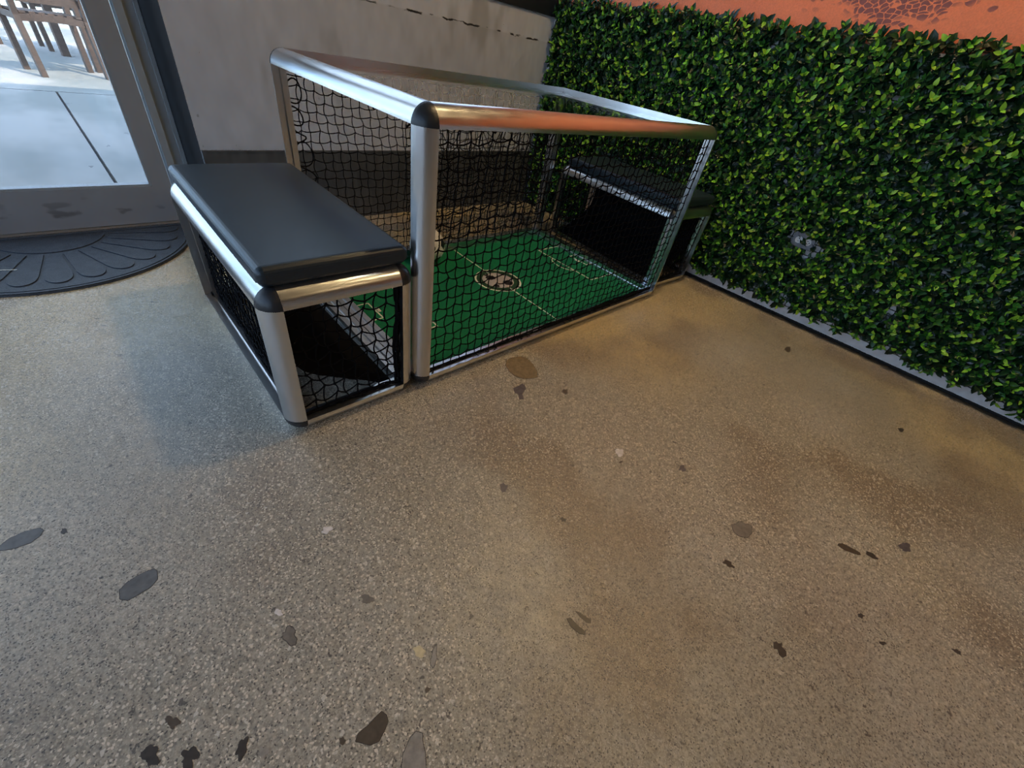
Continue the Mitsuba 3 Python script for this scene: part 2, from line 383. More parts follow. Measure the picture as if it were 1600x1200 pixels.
def make_frame(parent, X, Y, Z, tw=None):
    """The twelve rails and eight black corner caps of an X x Y x Z box frame whose lower near left corner is the origin."""
    kw = {} if tw is None else {'to_world': tw}
    e = np.eye(3)
    dims = (X, Y, Z)
    for ax, name in ((0, 'rail'), (1, 'rail'), (2, 'post')):
        b, c = [i for i in range(3) if i != ax]
        for sb in (0, 1):
            for sc in (0, 1):
                o = np.zeros(3)
                o[ax] = R
                o[b] = dims[b] - R if sb else R
                o[c] = dims[c] - R if sc else R
                m = rail(o, e[b] * (1 if sb else -1), e[c] * (1 if sc else -1), e[ax], dims[ax] - 2 * R)
                obj(name, m, 'alu_m', parent, smooth=25, **kw)
    for sx in (0, 1):
        for sy in (0, 1):
            for sz in (0, 1):
                c = np.array([X - R if sx else R, Y - R if sy else R, Z - R if sz else R])
                k = obj('corner_cap', octant(R + 0.0004, 1 if sx else -1, 1 if sy else -1, 1 if sz else -1, c), 'black_plastic_m', parent, smooth=40, **kw)
                tag(k, 'black rounded corner cap')

def net_mesh(P, nu, nv, r, hexy=0.16, jit=0.10, seed=0, smoothing=2, sides=5, warp=None):
    """A knotted net on the unit square mapped by P(u, v) -> points: nodes pushed alternately to give rounded cells, strands drawn as thin tubes."""
    g = np.random.default_rng(seed)
    i, j = np.meshgrid(np.arange(nu + 1), np.arange(nv + 1), indexing='ij')
    par = np.where((i + j) % 2 == 0, 1.0, -1.0)
    u = i + par * hexy * 0.35 + g.normal(0, jit, i.shape) * 0.6
    v = j + par * hexy + g.normal(0, jit, i.shape) * 0.6
    lo = meshkit.fbm(np.stack([i * 0.16, j * 0.16, np.full(i.shape, seed * 3.3)], -1), 3, seed) - 0.5
    lo2 = meshkit.fbm(np.stack([i * 0.16 + 40, j * 0.16, np.full(i.shape, seed * 3.3)], -1), 3, seed + 5) - 0.5
    u, v = u + lo * 1.4, v + lo2 * 1.4
    u = np.where(i == 0, 0, np.where(i == nu, nu, np.clip(u, 0.1, nu - 0.1)))
    v = np.where(j == 0, 0, np.where(j == nv, nv, np.clip(v, 0.1, nv - 0.1)))
    u, v = u / nu, v / nv
    if warp:
        u, v = warp(u, v)
    nodes = P(u, v)
    lines = []
    k = 5
    t = np.linspace(0, 1, k)[None, :, None]
    def seg(a, b, bow):
        m = a[:, None] * (1 - t) + b[:, None] * t
        return m + bow[:, None] * (4 * t * (1 - t))
    A, B = nodes[:-1, :].reshape(-1, 3), nodes[1:, :].reshape(-1, 3)
    d = np.linalg.norm(B - A, axis=1, keepdims=True)
    lines.append(seg(A, B, np.array([0, 0, -1.0]) * d * g.uniform(0.02, 0.12, (len(A), 1))))
    A, B = nodes[:, :-1].reshape(-1, 3), nodes[:, 1:].reshape(-1, 3)
    du = nodes[-1, 0] - nodes[0, 0]
    du /= np.linalg.norm(du)
    d = np.linalg.norm(B - A, axis=1, keepdims=True)
    pp = par[:, :-1].reshape(-1, 1)
    lines.append(seg(A, B, du * d * pp * g.uniform(0.02, 0.12, (len(A), 1))))
    m1 = tubes(np.vstack(lines), r, sides)
    kn = trimesh.creation.icosphere(0, r * 1.9)
    kv = (nodes.reshape(-1, 1, 3) + kn.vertices[None]).reshape(-1, 3)
    kf = (kn.faces[None] + (np.arange(nodes.size // 3) * len(kn.vertices))[:, None, None]).reshape(-1, 3)
    return trimesh.Trimesh(np.vstack([m1.vertices, kv]), np.vstack([m1.faces, kf + len(m1.vertices)]), process=False)

def cord(pts, r, sides=6, n=None):
    p = np.asarray(pts, float)
    if n:
        from scipy.interpolate import make_interp_spline
        tt = np.r_[0, np.cumsum(np.linalg.norm(np.diff(p, axis=0), axis=1) + 1e-6)]
        p = make_interp_spline(tt, p, k=min(3, len(p) - 1))(np.linspace(0, tt[-1], n))
    rr = np.asarray(r)
    return tubes(p[None], rr if rr.ndim == 0 else rr[None], sides)

# ------------------------------------------------------------------ the table
W, L, H = 1.4964, 0.9449, 0.80
tb = thing('soccer_table', 'large silver aluminium framed table with black netting around a green soccer pitch', 'game table')
make_frame(tb, W, L, H)
top = obj('tabletop', box(R + 0.0005, W - R - 0.0005, R + 0.0005, L - R - 0.0005, H - R * 0.50, H - R * 0.50 + 0.004), 'pane_m', tb)
tag(top, 'clear see-through tabletop')
RN = 0.00185
yn = R * 0.5
def Pf(u, v):
    x = R + u * (W - 2 * R)
    z = R + v * (H - 2 * R)
    bulge = 0.016 * np.sin(np.pi * u) * np.sin(np.pi * v) * (0.4 + meshkit.noise(np.stack([u * 5, v * 4, 0 * u], -1), 3))
    return np.stack([x, yn + bulge, z], -1)
front = [net_mesh(Pf, 41, 22, RN, seed=2, hexy=0.14, jit=0.07)]
g = np.random.default_rng(5)
# gathered hem of the front net lying along the bottom rail
for k in range(7):
    xs = np.linspace(R + 0.01, W - R - 0.01, 46)
    off = meshkit.fbm(np.stack([xs * 7, np.full(46, k * 3.1), 0 * xs], -1), 3, k)
    thick = np.clip(0.0016 + 0.006 * meshkit.noise(np.stack([xs * 6, np.full(46, k * 1.3), 0 * xs], -1), 9) - 0.001 * k * 0.5, 0.0014, 0.006) * (0.40 + 0.60 * xs / W)
    pts = np.stack([xs, yn + 0.018 * (off - 0.5) * (0.4 + xs), R + 0.004 + 0.012 * off * (0.35 + 0.9 * xs / W)], -1)
    front.append(cord(pts, thick, 6))
for k in range(26):
    x = g.uniform(R, W * 0.75)
    front.append(cord([(x, yn, R + 0.006), (x + g.uniform(-.008, .008), yn - 0.010, R + 0.005), (x + g.uniform(-.012, .012), 0.004, R - 0.002)], 0.0013, 5, 6))
fn = obj('net', cat(front), 'net_m', tb, smooth=True)
tag(fn, 'black knotted net stretched across the front')
yb = L - R * 0.5
def Pb(u, v):
    x = R + u * (W - 2 * R)
    z = R + v * (H - 2 * R)
    q = np.stack([u * 6, v * 4, 0 * u], -1)
    slack = 0.03 * np.sin(np.pi * u) * np.sin(np.pi * v) * meshkit.fbm(q, 3, 8)
    sag = -0.012 * np.sin(np.pi * u * 3) ** 2 * v
    return np.stack([x + 0.02 * (meshkit.noise(q, 4) - 0.5) * np.sin(np.pi * u), yb - slack * 0.5 + 0.014, z + sag], -1)
back = [net_mesh(Pb, 40, 21, RN * 0.95, seed=11, jit=0.07, hexy=0.10)]
def Pb2(u, v):
    x = 0.50 + u * (W - R - 0.50)
    z = R + 0.005 + v * (0.57 + 0.035 * np.sin(u * 19) + 0.02 * np.sin(u * 43 + 1))
    q = np.stack([u * 6, v * 4, 0 * u + 3], -1)
    return np.stack([x, yb - 0.016 - 0.02 * meshkit.fbm(q, 3, 18), z], -1)
back.append(net_mesh(Pb2, 20, 15, RN, seed=21, jit=0.2))
pts = []
for k, x in enumerate(np.linspace(0.50, 1.12, 24)):                   # the slack net is looped up to the top rail
    up = k % 4 == 2
    pts.append((x + g.uniform(-.01, .01), yb - 0.018, (H - R - 0.004 if up else 0.60 + g.uniform(-.02, .03))))
back.append(cord(pts, 0.0042, 6, 150))
back.append(cord(np.array(pts) + g.normal(0, 0.009, (24, 3)), 0.003, 6, 150))
back.append(cord([(0.36, yb - .012, .645), (.40, yb - .014, .70), (.46, yb - .016, .705), (.50, yb - .016, .66), (.53, yb - .015, .61)], 0.0045, 6, 40))
# tangled left edge of the back net at the far left post
for k in range(9):
    z0 = 0.70 - k * 0.065
    back.append(cord([(R, yb, z0), (R + g.uniform(.02, .04), yb - .01, z0 + g.uniform(-.02, .02)), (R + g.uniform(.035, .06), yb - .008, z0 - g.uniform(.02, .05)), (R, yb, z0 - g.uniform(.04, .075))], 0.0024, 6, 18))
bn = obj('net', cat(back), 'net_m', tb, smooth=True)
tag(bn, 'slack black net across the far side, looped up in places')

# pitch with its printed marks
pz = 0.007
pitch = obj('pitch', box(R * 0.9, W - R * 0.9, R * 0.9, L - R * 0.9, 0.001, pz), 'turf_m', tb)
tag(pitch, 'green soccer pitch mat')
def mark(name, poly, m='white_print_m', z=0.0, label=None):
    q = extr(poly, 0.0008)
    q.apply_translation((0, 0, pz + z))
    k = obj(name, q, m, pitch)
    if label:
        tag(k, label)
CX, CY = 0.787, 0.503
lw = 0.0062
def line(pts, w=lw):
    return LineString(pts).buffer(w / 2, cap_style=2, join_style=2)
mark('centre_line', shapely.union_all([line([(CX + 0.010, L - R * 1.1), (CX + 0.004, CY + 0.085)]), line([(CX, CY - 0.085), (CX - 0.004, R * 1.2)])]), label='white centre line')
mark('centre_circle', Point(CX, CY).buffer(0.119, 32).difference(Point(CX, CY).buffer(0.110, 32)), label='white centre circle')
mark('emblem_ground', Point(CX, CY).buffer(0.1095, 32).difference(Point(CX, CY).buffer(0.0815, 32)), 'emblem_back_m', label='dark green ring around the ball emblem')
mark('emblem', Point(CX, CY).buffer(0.081, 32), 'emblem_light_m', label='pale soccer ball emblem')
disc = Point(CX, CY).buffer(0.0795, 32)
def pent(x, y, r, a, sx=1.0):
    return affinity.rotate(affinity.scale(Polygon([(x + r * math.cos(t), y + r * math.sin(t)) for t in np.arange(5) * 2 * np.pi / 5]), sx, 1), a, origin=(x, y))
for u, w, r, a, sx in ((766, 434, .028, 20, 1), (794, 442, .029, 60, 1), (786, 427.5, .024, 10, 1), (757, 428.5, .022, 40, 1), (776, 447, .018, 0, 1.0), (811, 439, .017, 10, 1)):
    c = unpix(u, w, 2, pz)
    q = pent(c[0], c[1], r, a, sx).intersection(disc)
    if not q.is_empty:
        mark('emblem_patch', q, 'emblem_dark_m', 0.0008, label='black ball patch')
def goal_end(xl, xe, xa, sgn):
    y0, y1 = CY - 0.214, CY + 0.206
    mark('penalty_box', line([(xe, y1), (xl, y1), (xl, y0), (xe, y0)]), label='white penalty box line')
    arc = [(xl - sgn * 0.0 + sgn * 0.046 * math.sin(t), CY - 0.083 * math.cos(t)) for t in np.linspace(0, np.pi, 19)]
    mark('penalty_arc', line(arc), label='white penalty arc')
    mark('goal_box', line([(xe, CY + 0.066), (xa, CY + 0.066), (xa, CY - 0.063), (xe, CY - 0.063)]), label='white goal box line')
    mark('goal_box_tab', Polygon([(xa + sgn * .006, CY + .020), (xa + sgn * .019, CY + .020), (xa + sgn * .019, CY - .016), (xa + sgn * .006, CY - .016)]), label='white tab on the goal box')
goal_end(1.289, W - R * 1.02, 1.427, -1)
goal_end(0.275, R * 1.02, 0.118, 1)

# ------------------------------------------------------------------ benches
BX, BY, BH = 0.3884, 0.8532, 0.4348
def make_bench(name, label, outer, tw, group):
    """outer: -1 when the long outside faces -x, 1 when it faces +x."""
    b = thing(name, label, 'bench', group)
    make_frame(b, BX, BY, BH, tw)
    mx = (lambda x: x) if outer < 0 else (lambda x: BX - x)
    # padded seat: a swollen rounded slab
    c = rbox(0.013, BX - 0.011, 0.022, BY - 0.042, BH - 0.001, BH + 0.048, 0.017, 20)
    c = c.subdivide_to_size(0.022)
    v = c.vertices.copy()
    tx = (v[:, 0] - BX / 2) / (BX / 2)
    ty = (v[:, 1] - (BY / 2 - 0.01)) / (BY / 2)
    crown = np.clip(1 - tx ** 4, 0, 1) * np.clip(1 - ty ** 6, 0, 1)
    v[:, 2] += np.where(v[:, 2] > BH + 0.03, 0.004 * crown, 0)
    low = v[:, 2] < BH + 0.012
    v[low, 0] = BX / 2 + (v[low, 0] - BX / 2) * 0.985
    v[low, 1] = BY / 2 + (v[low, 1] - BY / 2) * 0.992
    c.vertices = v
    k = obj('seat_cushion', c, 'vinyl_m', b, smooth=50, to_world=tw)
    tag(k, 'black vinyl padded seat')
    # black ball-return sheet: from the pitch side's bottom rail, sloping up to the outer top rail
    prof = np.array([(0.334, 0.020), (0.30, 0.036), (0.25, 0.066), (0.16, 0.119), (0.095, 0.160), (0.062, 0.20), (0.048, 0.28), (0.044, 0.385)])
    from scipy.interpolate import make_interp_spline
    s = np.linspace(0, 1, len(prof))
    q = make_interp_spline(s, prof, k=2)(np.linspace(0, 1, 28))
    off = 0.003
    up = np.array([(x, z) for x, z in q])
    dn = np.array([(x - off * 0.5, z - off) for x, z in q])[::-1]
    pl = Polygon(np.vstack([up, dn])).buffer(0)
    m = extr(pl, BY - 2 * R - 0.012)
    vv = m.vertices.copy()
    wav = 0.004 * (meshkit.noise(np.stack([vv[:, 2] * 9, vv[:, 0] * 9, 0 * vv[:, 0]], -1), 5) - 0.5)
    m.vertices = np.stack([mx(1) * 0 + np.array([mx(x) for x in vv[:, 0]]), R + 0.006 + vv[:, 2], vv[:, 1] + wav], -1)
    m.fix_normals()
    k = obj('backboard', m, 'board_m', b, smooth=30, to_world=tw)
    tag(k, 'sloping black ball return sheet')
    # net on the near end
    def Pe(u, v):
        x = R + u * (BX - 2 * R)
        z = R + 0.002 + v * (BH - 2 * R - 0.002)
        return np.stack([np.array(mx(0)) * 0 + (x if outer < 0 else BX - x), R * 0.52 + 0.008 * np.sin(np.pi * u) * np.sin(np.pi * v), z], -1)
    def Pfar(u, v):
        q = Pe(u, v)
        q[..., 1] = BY - q[..., 1]
        return q
    parts = [net_mesh(Pe, 9, 10, 0.0021, seed=31, hexy=0.2, jit=0.12)]
    for kk in range(3):
        xs = np.linspace(R, BX - R, 24)
        o = meshkit.fbm(np.stack([xs * 14, np.full(24, kk * 2.0), 0 * xs], -1), 3, kk + 40)
        parts.append(cord(np.stack([xs, R * 0.5 + 0.02 * (o - 0.5), R + 0.004 + 0.006 * o], -1), 0.0026, 6))
        zs = np.linspace(R, BH - R, 24)
        o = meshkit.fbm(np.stack([zs * 14, np.full(24, kk * 2.0), 0 * zs], -1), 3, kk + 60)
        xi = BX - R if outer < 0 else R
        parts.append(cord(np.stack([xi + outer * (0.004 + 0.016 * o), R * 0.5 + 0.012 * (o - 0.5), zs], -1), 0.003 if kk else 0.0042, 6))
    obj('net', cat(parts), 'net_m', b, smooth=True, to_world=tw)
    obj('net', net_mesh(Pfar, 9, 10, 0.0021, seed=33, hexy=0.2, jit=0.12), 'net_m', b, smooth=True, to_world=tw)
    # slack net on the long outside
    def Po(u, v):
        y = R + u * (BY - 2 * R)
        z = R + 0.002 + v * (BH - 2 * R - 0.002)
        q = np.stack([u * 7, v * 3, 0 * u], -1)
        x = R * 0.86 + 0.012 * (meshkit.fbm(q, 3, 2) - 0.4) * np.sin(np.pi * v)
        return np.stack([x if outer < 0 else BX - x, y, z], -1)
    parts = [net_mesh(Po, 22, 10, 0.0023, seed=37, hexy=0.2, jit=0.14)]
    for kk in range(4):
        ys = np.linspace(R, BY - R, 40)
        o = meshkit.fbm(np.stack([ys * 12, np.full(40, kk * 2.0), 0 * ys], -1), 3, kk + 50)
        x = R * 0.88 + 0.022 * (o - 0.5)
        parts.append(cord(np.stack([x if outer < 0 else BX - x, ys, R + 0.004 + 0.012 * o], -1), 0.0028, 6))
    obj('net', cat(parts), 'net_m', b, smooth=True, to_world=tw)
    return b
make_bench('bench', 'black padded bench with netted silver frame, nearest the glass door', -1, T().translate([-0.3916, 0.0053, 0]), None)
make_bench('bench', 'black padded bench with silver frame beside the leafy green wall', 1, T().translate([1.5030, 0.0527, 0]).rotate([0, 0, 1], math.degrees(-0.0551)), None)

# ------------------------------------------------------------------ soccer ball at the far edge of the pitch
BR = 0.086
ballc = np.array([0.572, 0.822, pz + BR])
ball = thing('soccer_ball', 'black and white soccer ball on the green pitch behind the near silver post', 'ball')
ico = trimesh.creation.icosahedron()
pd = ico.vertices / np.linalg.norm(ico.vertices, axis=1, keepdims=True)
hd = ico.triangles_center / np.linalg.norm(ico.triangles_center, axis=1, keepdims=True)
rot = trimesh.transformations.euler_matrix(0.5, 0.9, 0.3)[:3, :3]
sp = trimesh.creation.icosphere(4, 1.0)
cdir = sp.triangles_center / np.linalg.norm(sp.triangles_center, axis=1, keepdims=True)
ap, ah = np.arccos(np.clip(cdir @ pd.T, -1, 1)), np.arccos(np.clip(cdir @ hd.T, -1, 1))
score = np.hstack([ap - 0.0, ah - 0.062])
own = score.argmin(1)
for k in range(32):
    fs = sp.faces[own == k]
    sub = trimesh.Trimesh(sp.vertices, fs, process=True)
    edges = sub.edges_sorted
    u_, c_ = np.unique(edges, axis=0, return_counts=True)
    rim = np.unique(u_[c_ == 1])
    rad = np.full(len(sub.vertices), BR)
    rad[rim] = BR * 0.985
    sub.vertices = (sub.vertices * rad[:, None]) @ rot.T + ballc
    obj('panel', sub, 'ball_black_m' if k < 12 else 'ball_white_m', ball, smooth=True)

# ------------------------------------------------------------------ door mat
mcx, mcy, ma, mb = -0.765, 1.634, 0.495, 0.535
mat = thing('door_mat', 'dark half round rubber door mat with fan pattern at the glass door', 'door mat')
def ell(s, n=60, t0=np.pi, t1=2 * np.pi):
    t = np.linspace(t0, t1, n)
    return np.stack([mcx + ma * s * np.cos(t), mcy + mb * s * np.sin(t)], 1)
def half(s, top=0.0):
    return Polygon(np.vstack([ell(s), [[mcx + ma * s, mcy - top], [mcx - ma * s, mcy - top]]])).buffer(0)
def slab(poly, z0, z1):
    q = extr(poly, z1 - z0)
    q.apply_translation((0, 0, z0))
    return q
obj('base', slab(half(1.0), 0.0, 0.006), 'rubber_m', mat)
obj('border_rib', slab(half(0.965).difference(half(0.925, 0.02)), 0.006, 0.0095), 'rubber_m', mat)
obj('border_rib', slab(half(0.995).difference(half(0.978, 0.0)), 0.006, 0.010), 'rubber_m', mat)
obj('fan_hub', slab(half(0.36, 0.05), 0.006, 0.0095), 'rubber_m', mat)
npet = 13
for k in range(npet):
    t0, t1 = np.pi + (k + 0.07) * np.pi / npet, np.pi + (k + 0.93) * np.pi / npet
    tm, ht = (t0 + t1) / 2, (t1 - t0) / 2
    pts = [(0.40, t0)] + [(0.76 + 0.125 * math.sqrt(max(0.0, 1 - ((t - tm) / ht) ** 2)), t) for t in np.linspace(t0, t1, 19)] + [(0.40, t1)]
    xy = [(mcx + ma * s * math.cos(t), mcy + mb * s * math.sin(t)) for s, t in pts]
    q = Polygon(xy).buffer(0)
    if q.geom_type != 'Polygon':
        q = max(q.geoms, key=lambda g_: g_.area)
    q = q.intersection(half(0.9, 0.03))
    if not q.is_empty:
        obj('petal', slab(q, 0.006, 0.0095), 'rubber_m', mat)

a_, b_ = unpix(-14, 423, 2, 0.011), unpix(27, 421.5, 2, 0.011)
k = obj('pale_strip', cord([a_, (a_ + b_) / 2 + [0, 0.002, 0], b_], 0.0016, 6, 9), 'white_print_m')
tag(k, 'thin white strip lying on the dark half round door mat', 'strip')
# ------------------------------------------------------------------ stones and patches set in the floor
def blob(cx, cy, a, b, ang, seed, rough=0.16, n=22):
    g_ = np.random.default_rng(seed)
    t = np.arange(n) * 2 * np.pi / n
    k1 = g_.uniform(0, 6.28, 4)
    r = 1 + rough * (np.sin(2 * t + k1[0]) * 0.5 + np.sin(3 * t + k1[1]) * 0.5 + np.sin(5 * t + k1[2]) * 0.45 + g_.normal(0, 0.35, n))
    x, y = a * r * np.cos(t), b * r * np.sin(t)
    c, s = math.cos(ang), math.sin(ang)
    return Polygon(np.stack([cx + c * x - s * y, cy + s * x + c * y], 1)).buffer(0)
# (pixel u, v of the centre; half extents in pixels; tilt in the picture in degrees; kind; roughness; label)
STONES = [(815, 574, 25, 15, 18, 'tan', .04, 'round brown filled patch beside the table'), (812, 609, 9, 11, 20, 'mauve', .3, 'grey purple chip'), (883, 612, 4, 4, 0, 'brown', .3, None),
          (787, 762, 5, 8, -20, 'mauve', .2, None), (968, 707, 7, 5, 20, 'white', .3, 'white pebble in the floor'), (1160, 827, 17, 11, 10, 'grey', .22, 'grey ragged patch'),
          (1138, 881, 9, 4, 25, 'dark', .35, None), (1216, 1010, 9, 12, -20, 'dark', .25, 'dark chip like a figure eight'), (899, 978, 16, 6, 40, 'brown', .1, 'long dark chip'),
          (912, 965, 14, 6, 42, 'brown', .14, 'long dark chip'), (216, 914, 31, 16, -28, 'slate', .1, 'smooth slate grey stone'), (32, 842, 38, 11, -18, 'slate', .2, None),
          (453, 994, 9, 15, 0, 'grey', .25, None), (581, 1138, 26, 22, -35, 'brown', .22, 'dark brown patch'), (648, 1172, 17, 34, 8, 'pale', .16, 'pale filled patch'),
          (296, 1184, 14, 16, 20, 'dark', .4, None), (236, 1180, 12, 18, 15, 'dark', .3, None), (270, 1128, 11, 9, -30, 'brown', .35, None), (378, 1170, 8, 17, 25, 'dark', .3, None),
          (655, 1018, 10, 8, 30, 'cream', .2, 'cream pebble'), (678, 1027, 4, 15, 10, 'pale', .25, None), (1326, 858, 20, 3.5, 25, 'brown', .12, None), (1362, 868, 12, 3, 30, 'dark', .2, None),
          (1414, 855, 10, 6, 35, 'mauve', .25, None), (1231, 546, 5, 4, 10, 'brown', .2, None), (1408, 672, 5, 3, 10, 'dark', .3, None), (1066, 732, 5, 5, 0, 'mauve', .35, None),
          (574, 936, 9, 7, 0, 'grey', .25, None), (100, 830, 5, 4, 30, 'dark', .3, None), (511, 828, 8, 5, -15, 'white', .25, None), (668, 1078, 5, 4, -30, 'brown', .3, None),
          (1379, 1005, 6, 2.5, 20, 'dark', .3, None), (1495, 1018, 7, 3, 25, 'dark', .3, None), (1345, 962, 5, 3, 10, 'dark', .3, None), (535, 1158, 5, 6, 20, 'brown', .2, None),
          (412, 1175, 8, 8, 0, 'pale', .3, None), (435, 957, 6, 5, 20, 'white', .25, None), (470, 640, 4, 3, 0, 'brown', .3, None), (970, 722, 3, 2, 0, 'brown', .3, None), (880, 812, 4, 3, 40, 'dark', .3, None)]
OUTLINE = {(216, 914): [(188, 936), (187, 922), (200, 909), (222, 896), (240, 889), (245, 892), (246, 905), (236, 917), (215, 930), (200, 938)],
           (812, 609): [(802, 607), (817, 599), (822, 607), (816, 616), (819, 624), (811, 624), (810, 616), (804, 614)],
           (815, 574): [(790, 571), (792, 563), (800, 559), (812, 557), (822, 559), (831, 567), (839, 580), (840, 589), (834, 591), (820, 592), (807, 589), (797, 582)],
           (32, 842): [(-6, 860), (0, 853), (14, 842), (38, 831), (62, 825), (68, 829), (62, 838), (48, 848), (25, 856), (6, 860)],
           (899, 978): [(886, 967), (891, 966), (903, 978), (914, 987), (914, 991), (906, 990), (893, 980)],
           (912, 965): [(898, 954), (903, 956), (914, 963), (924, 969), (923, 974), (917, 973), (907, 965)],
           (1216, 1010): [(1208, 1004), (1213, 1002), (1216, 1006), (1222, 1004), (1221, 1010), (1228, 1017), (1229, 1025), (1223, 1028), (1217, 1023), (1215, 1015), (1209, 1013)],
           (581, 1138): [(556, 1158), (560, 1146), (575, 1134), (586, 1122), (596, 1112), (604, 1118), (606, 1128), (600, 1142), (592, 1158), (578, 1164)],
           (648, 1172): [(641, 1153), (650, 1143), (660, 1146), (660, 1158), (664, 1176), (666, 1206), (627, 1206), (630, 1178)],
           (1160, 827): [(1143, 820), (1150, 819), (1155, 815), (1164, 818), (1174, 821), (1175, 832), (1168, 840), (1155, 838), (1147, 832)]}
for i, (u, v, a, b, tilt, kind, rg, lab) in enumerate(STONES):
    n = 24
    g_ = np.random.default_rng(100 + i)
    t = np.arange(n) * 2 * np.pi / n
    k1 = g_.uniform(0, 6.28, 4)
    r = 1 + rg * (np.sin(2 * t + k1[0]) * 0.5 + np.sin(3 * t + k1[1]) * 0.5 + np.sin(5 * t + k1[2]) * 0.45 + g_.normal(0, 0.3, n))
    c, s = math.cos(math.radians(tilt)), math.sin(math.radians(tilt))
    px = [(u + c * a * rr * math.cos(q) - s * b * rr * math.sin(q), v + s * a * rr * math.cos(q) + c * b * rr * math.sin(q)) for rr, q in zip(r, t)]
    px = OUTLINE.get((u, v), px)
    pts = [unpix(x, y, 2, 0.0)[:2] for x, y in px]
    pl = Polygon(pts).buffer(0)
    if pl.geom_type != 'Polygon':
        pl = max(pl.geoms, key=lambda q: q.area)
    m = extr(pl, 0.0012)
    m.apply_translation((0, 0, -0.0006))
    k = obj('stone', m, 'stone_' + kind, fl)
    if lab:
        tag(k, lab)
    if kind in ('tan', 'grey', 'slate', 'pale', 'brown') and max(a, b) > 14:   # dark seam around the filled patches
        seam = pl.buffer(0.0011).difference(pl)
        ms = extr(seam, 0.0008)
        ms.apply_translation((0, 0, -0.0004))
        k2 = obj('stone_seam', ms, 'stone_dark', fl)
        tag(k2, 'thin dark seam around a floor patch')

# ------------------------------------------------------------------ leafy wall panel
hedge = thing('hedge_panel', 'dense green artificial boxwood hedge panel covering the right wall', 'hedge panel')
DIR = np.array([XWS, 1.0, 0]) / math.hypot(XWS, 1)
NRM = np.array([-1.0, XWS, 0]) / math.hypot(XWS, 1)
def wp(y, z, d):
    """Point at distance d in front of the right wall."""
    return np.array([xw(y), y, z]) + NRM * d
HY0, HY1, HZ0, HZ1 = -1.85, 1.49, 0.030, 1.195
gl = []
for z in np.arange(0.072, HZ1, 0.030):
    gl.append(tubes(np.array([[wp(HY0, z, .009), wp(HY1, z, .009)]]), 0.0016, 4))
for y in np.arange(HY0, HY1, 0.030):
    gl.append(tubes(np.array([[wp(y, 0.072, .009), wp(y, HZ1, .009)]]), 0.0016, 4))
k = obj('backing_grid', cat(gl), 'grid_m', hedge)
tag(k, 'black plastic lattice behind the leaves')
def leaf_template(wr, fold, curl):
    mt = np.array([0, .22, .48, .75, 1.0])
    st = np.array([.12, .38, .66, .86])
    sw = np.array([.26, .5, .42, .20]) * wr
    v = [(0, t, -curl * t * t) for t in mt]
    for sgn in (-1, 1):
        v += [(sgn * w_, t, -curl * t * t + fold * w_) for t, w_ in zip(st, sw)]
    f = []
    for base, fl_ in ((5, False), (9, True)):
        tri = [(0, 1, base), (1, base + 1, base), (1, 2, base + 1), (2, base + 2, base + 1), (2, 3, base + 2), (3, base + 3, base + 2), (3, 4, base + 3)]
        f += [(a, c_, b_) if fl_ else (a, b_, c_) for a, b_, c_ in tri]
    return np.array(v, float), np.array(f)
TEMPL = [leaf_template(.54, .40, .15), leaf_template(.48, .60, .02), leaf_template(.60, .30, .26)]
LF = TEMPL[0][1]
gh = np.random.default_rng(17)
leaves_v, leaves_c, leaves_meta = [], [], []
GAPS = [(unpix(1247, 374, 0, 1.975), 0.034, 0.026), (unpix(1263, 384, 0, 1.975), 0.026, 0.024), (unpix(1269, 394, 0, 1.975), 0.022, 0.026), (unpix(1397, 487, 0, 1.985), 0.020, 0.022), (unpix(1222, 462, 0, 1.985), 0.007, 0.007), (unpix(1195, 441, 0, 1.985), 0.006, 0.006)]
tw2 = np.array(T().translate([1.5030, 0.0527, 0]).rotate([0, 0, 1], math.degrees(-0.0551)).matrix, float)
inv2 = np.linalg.inv(tw2)
stems = []
step = 0.0315
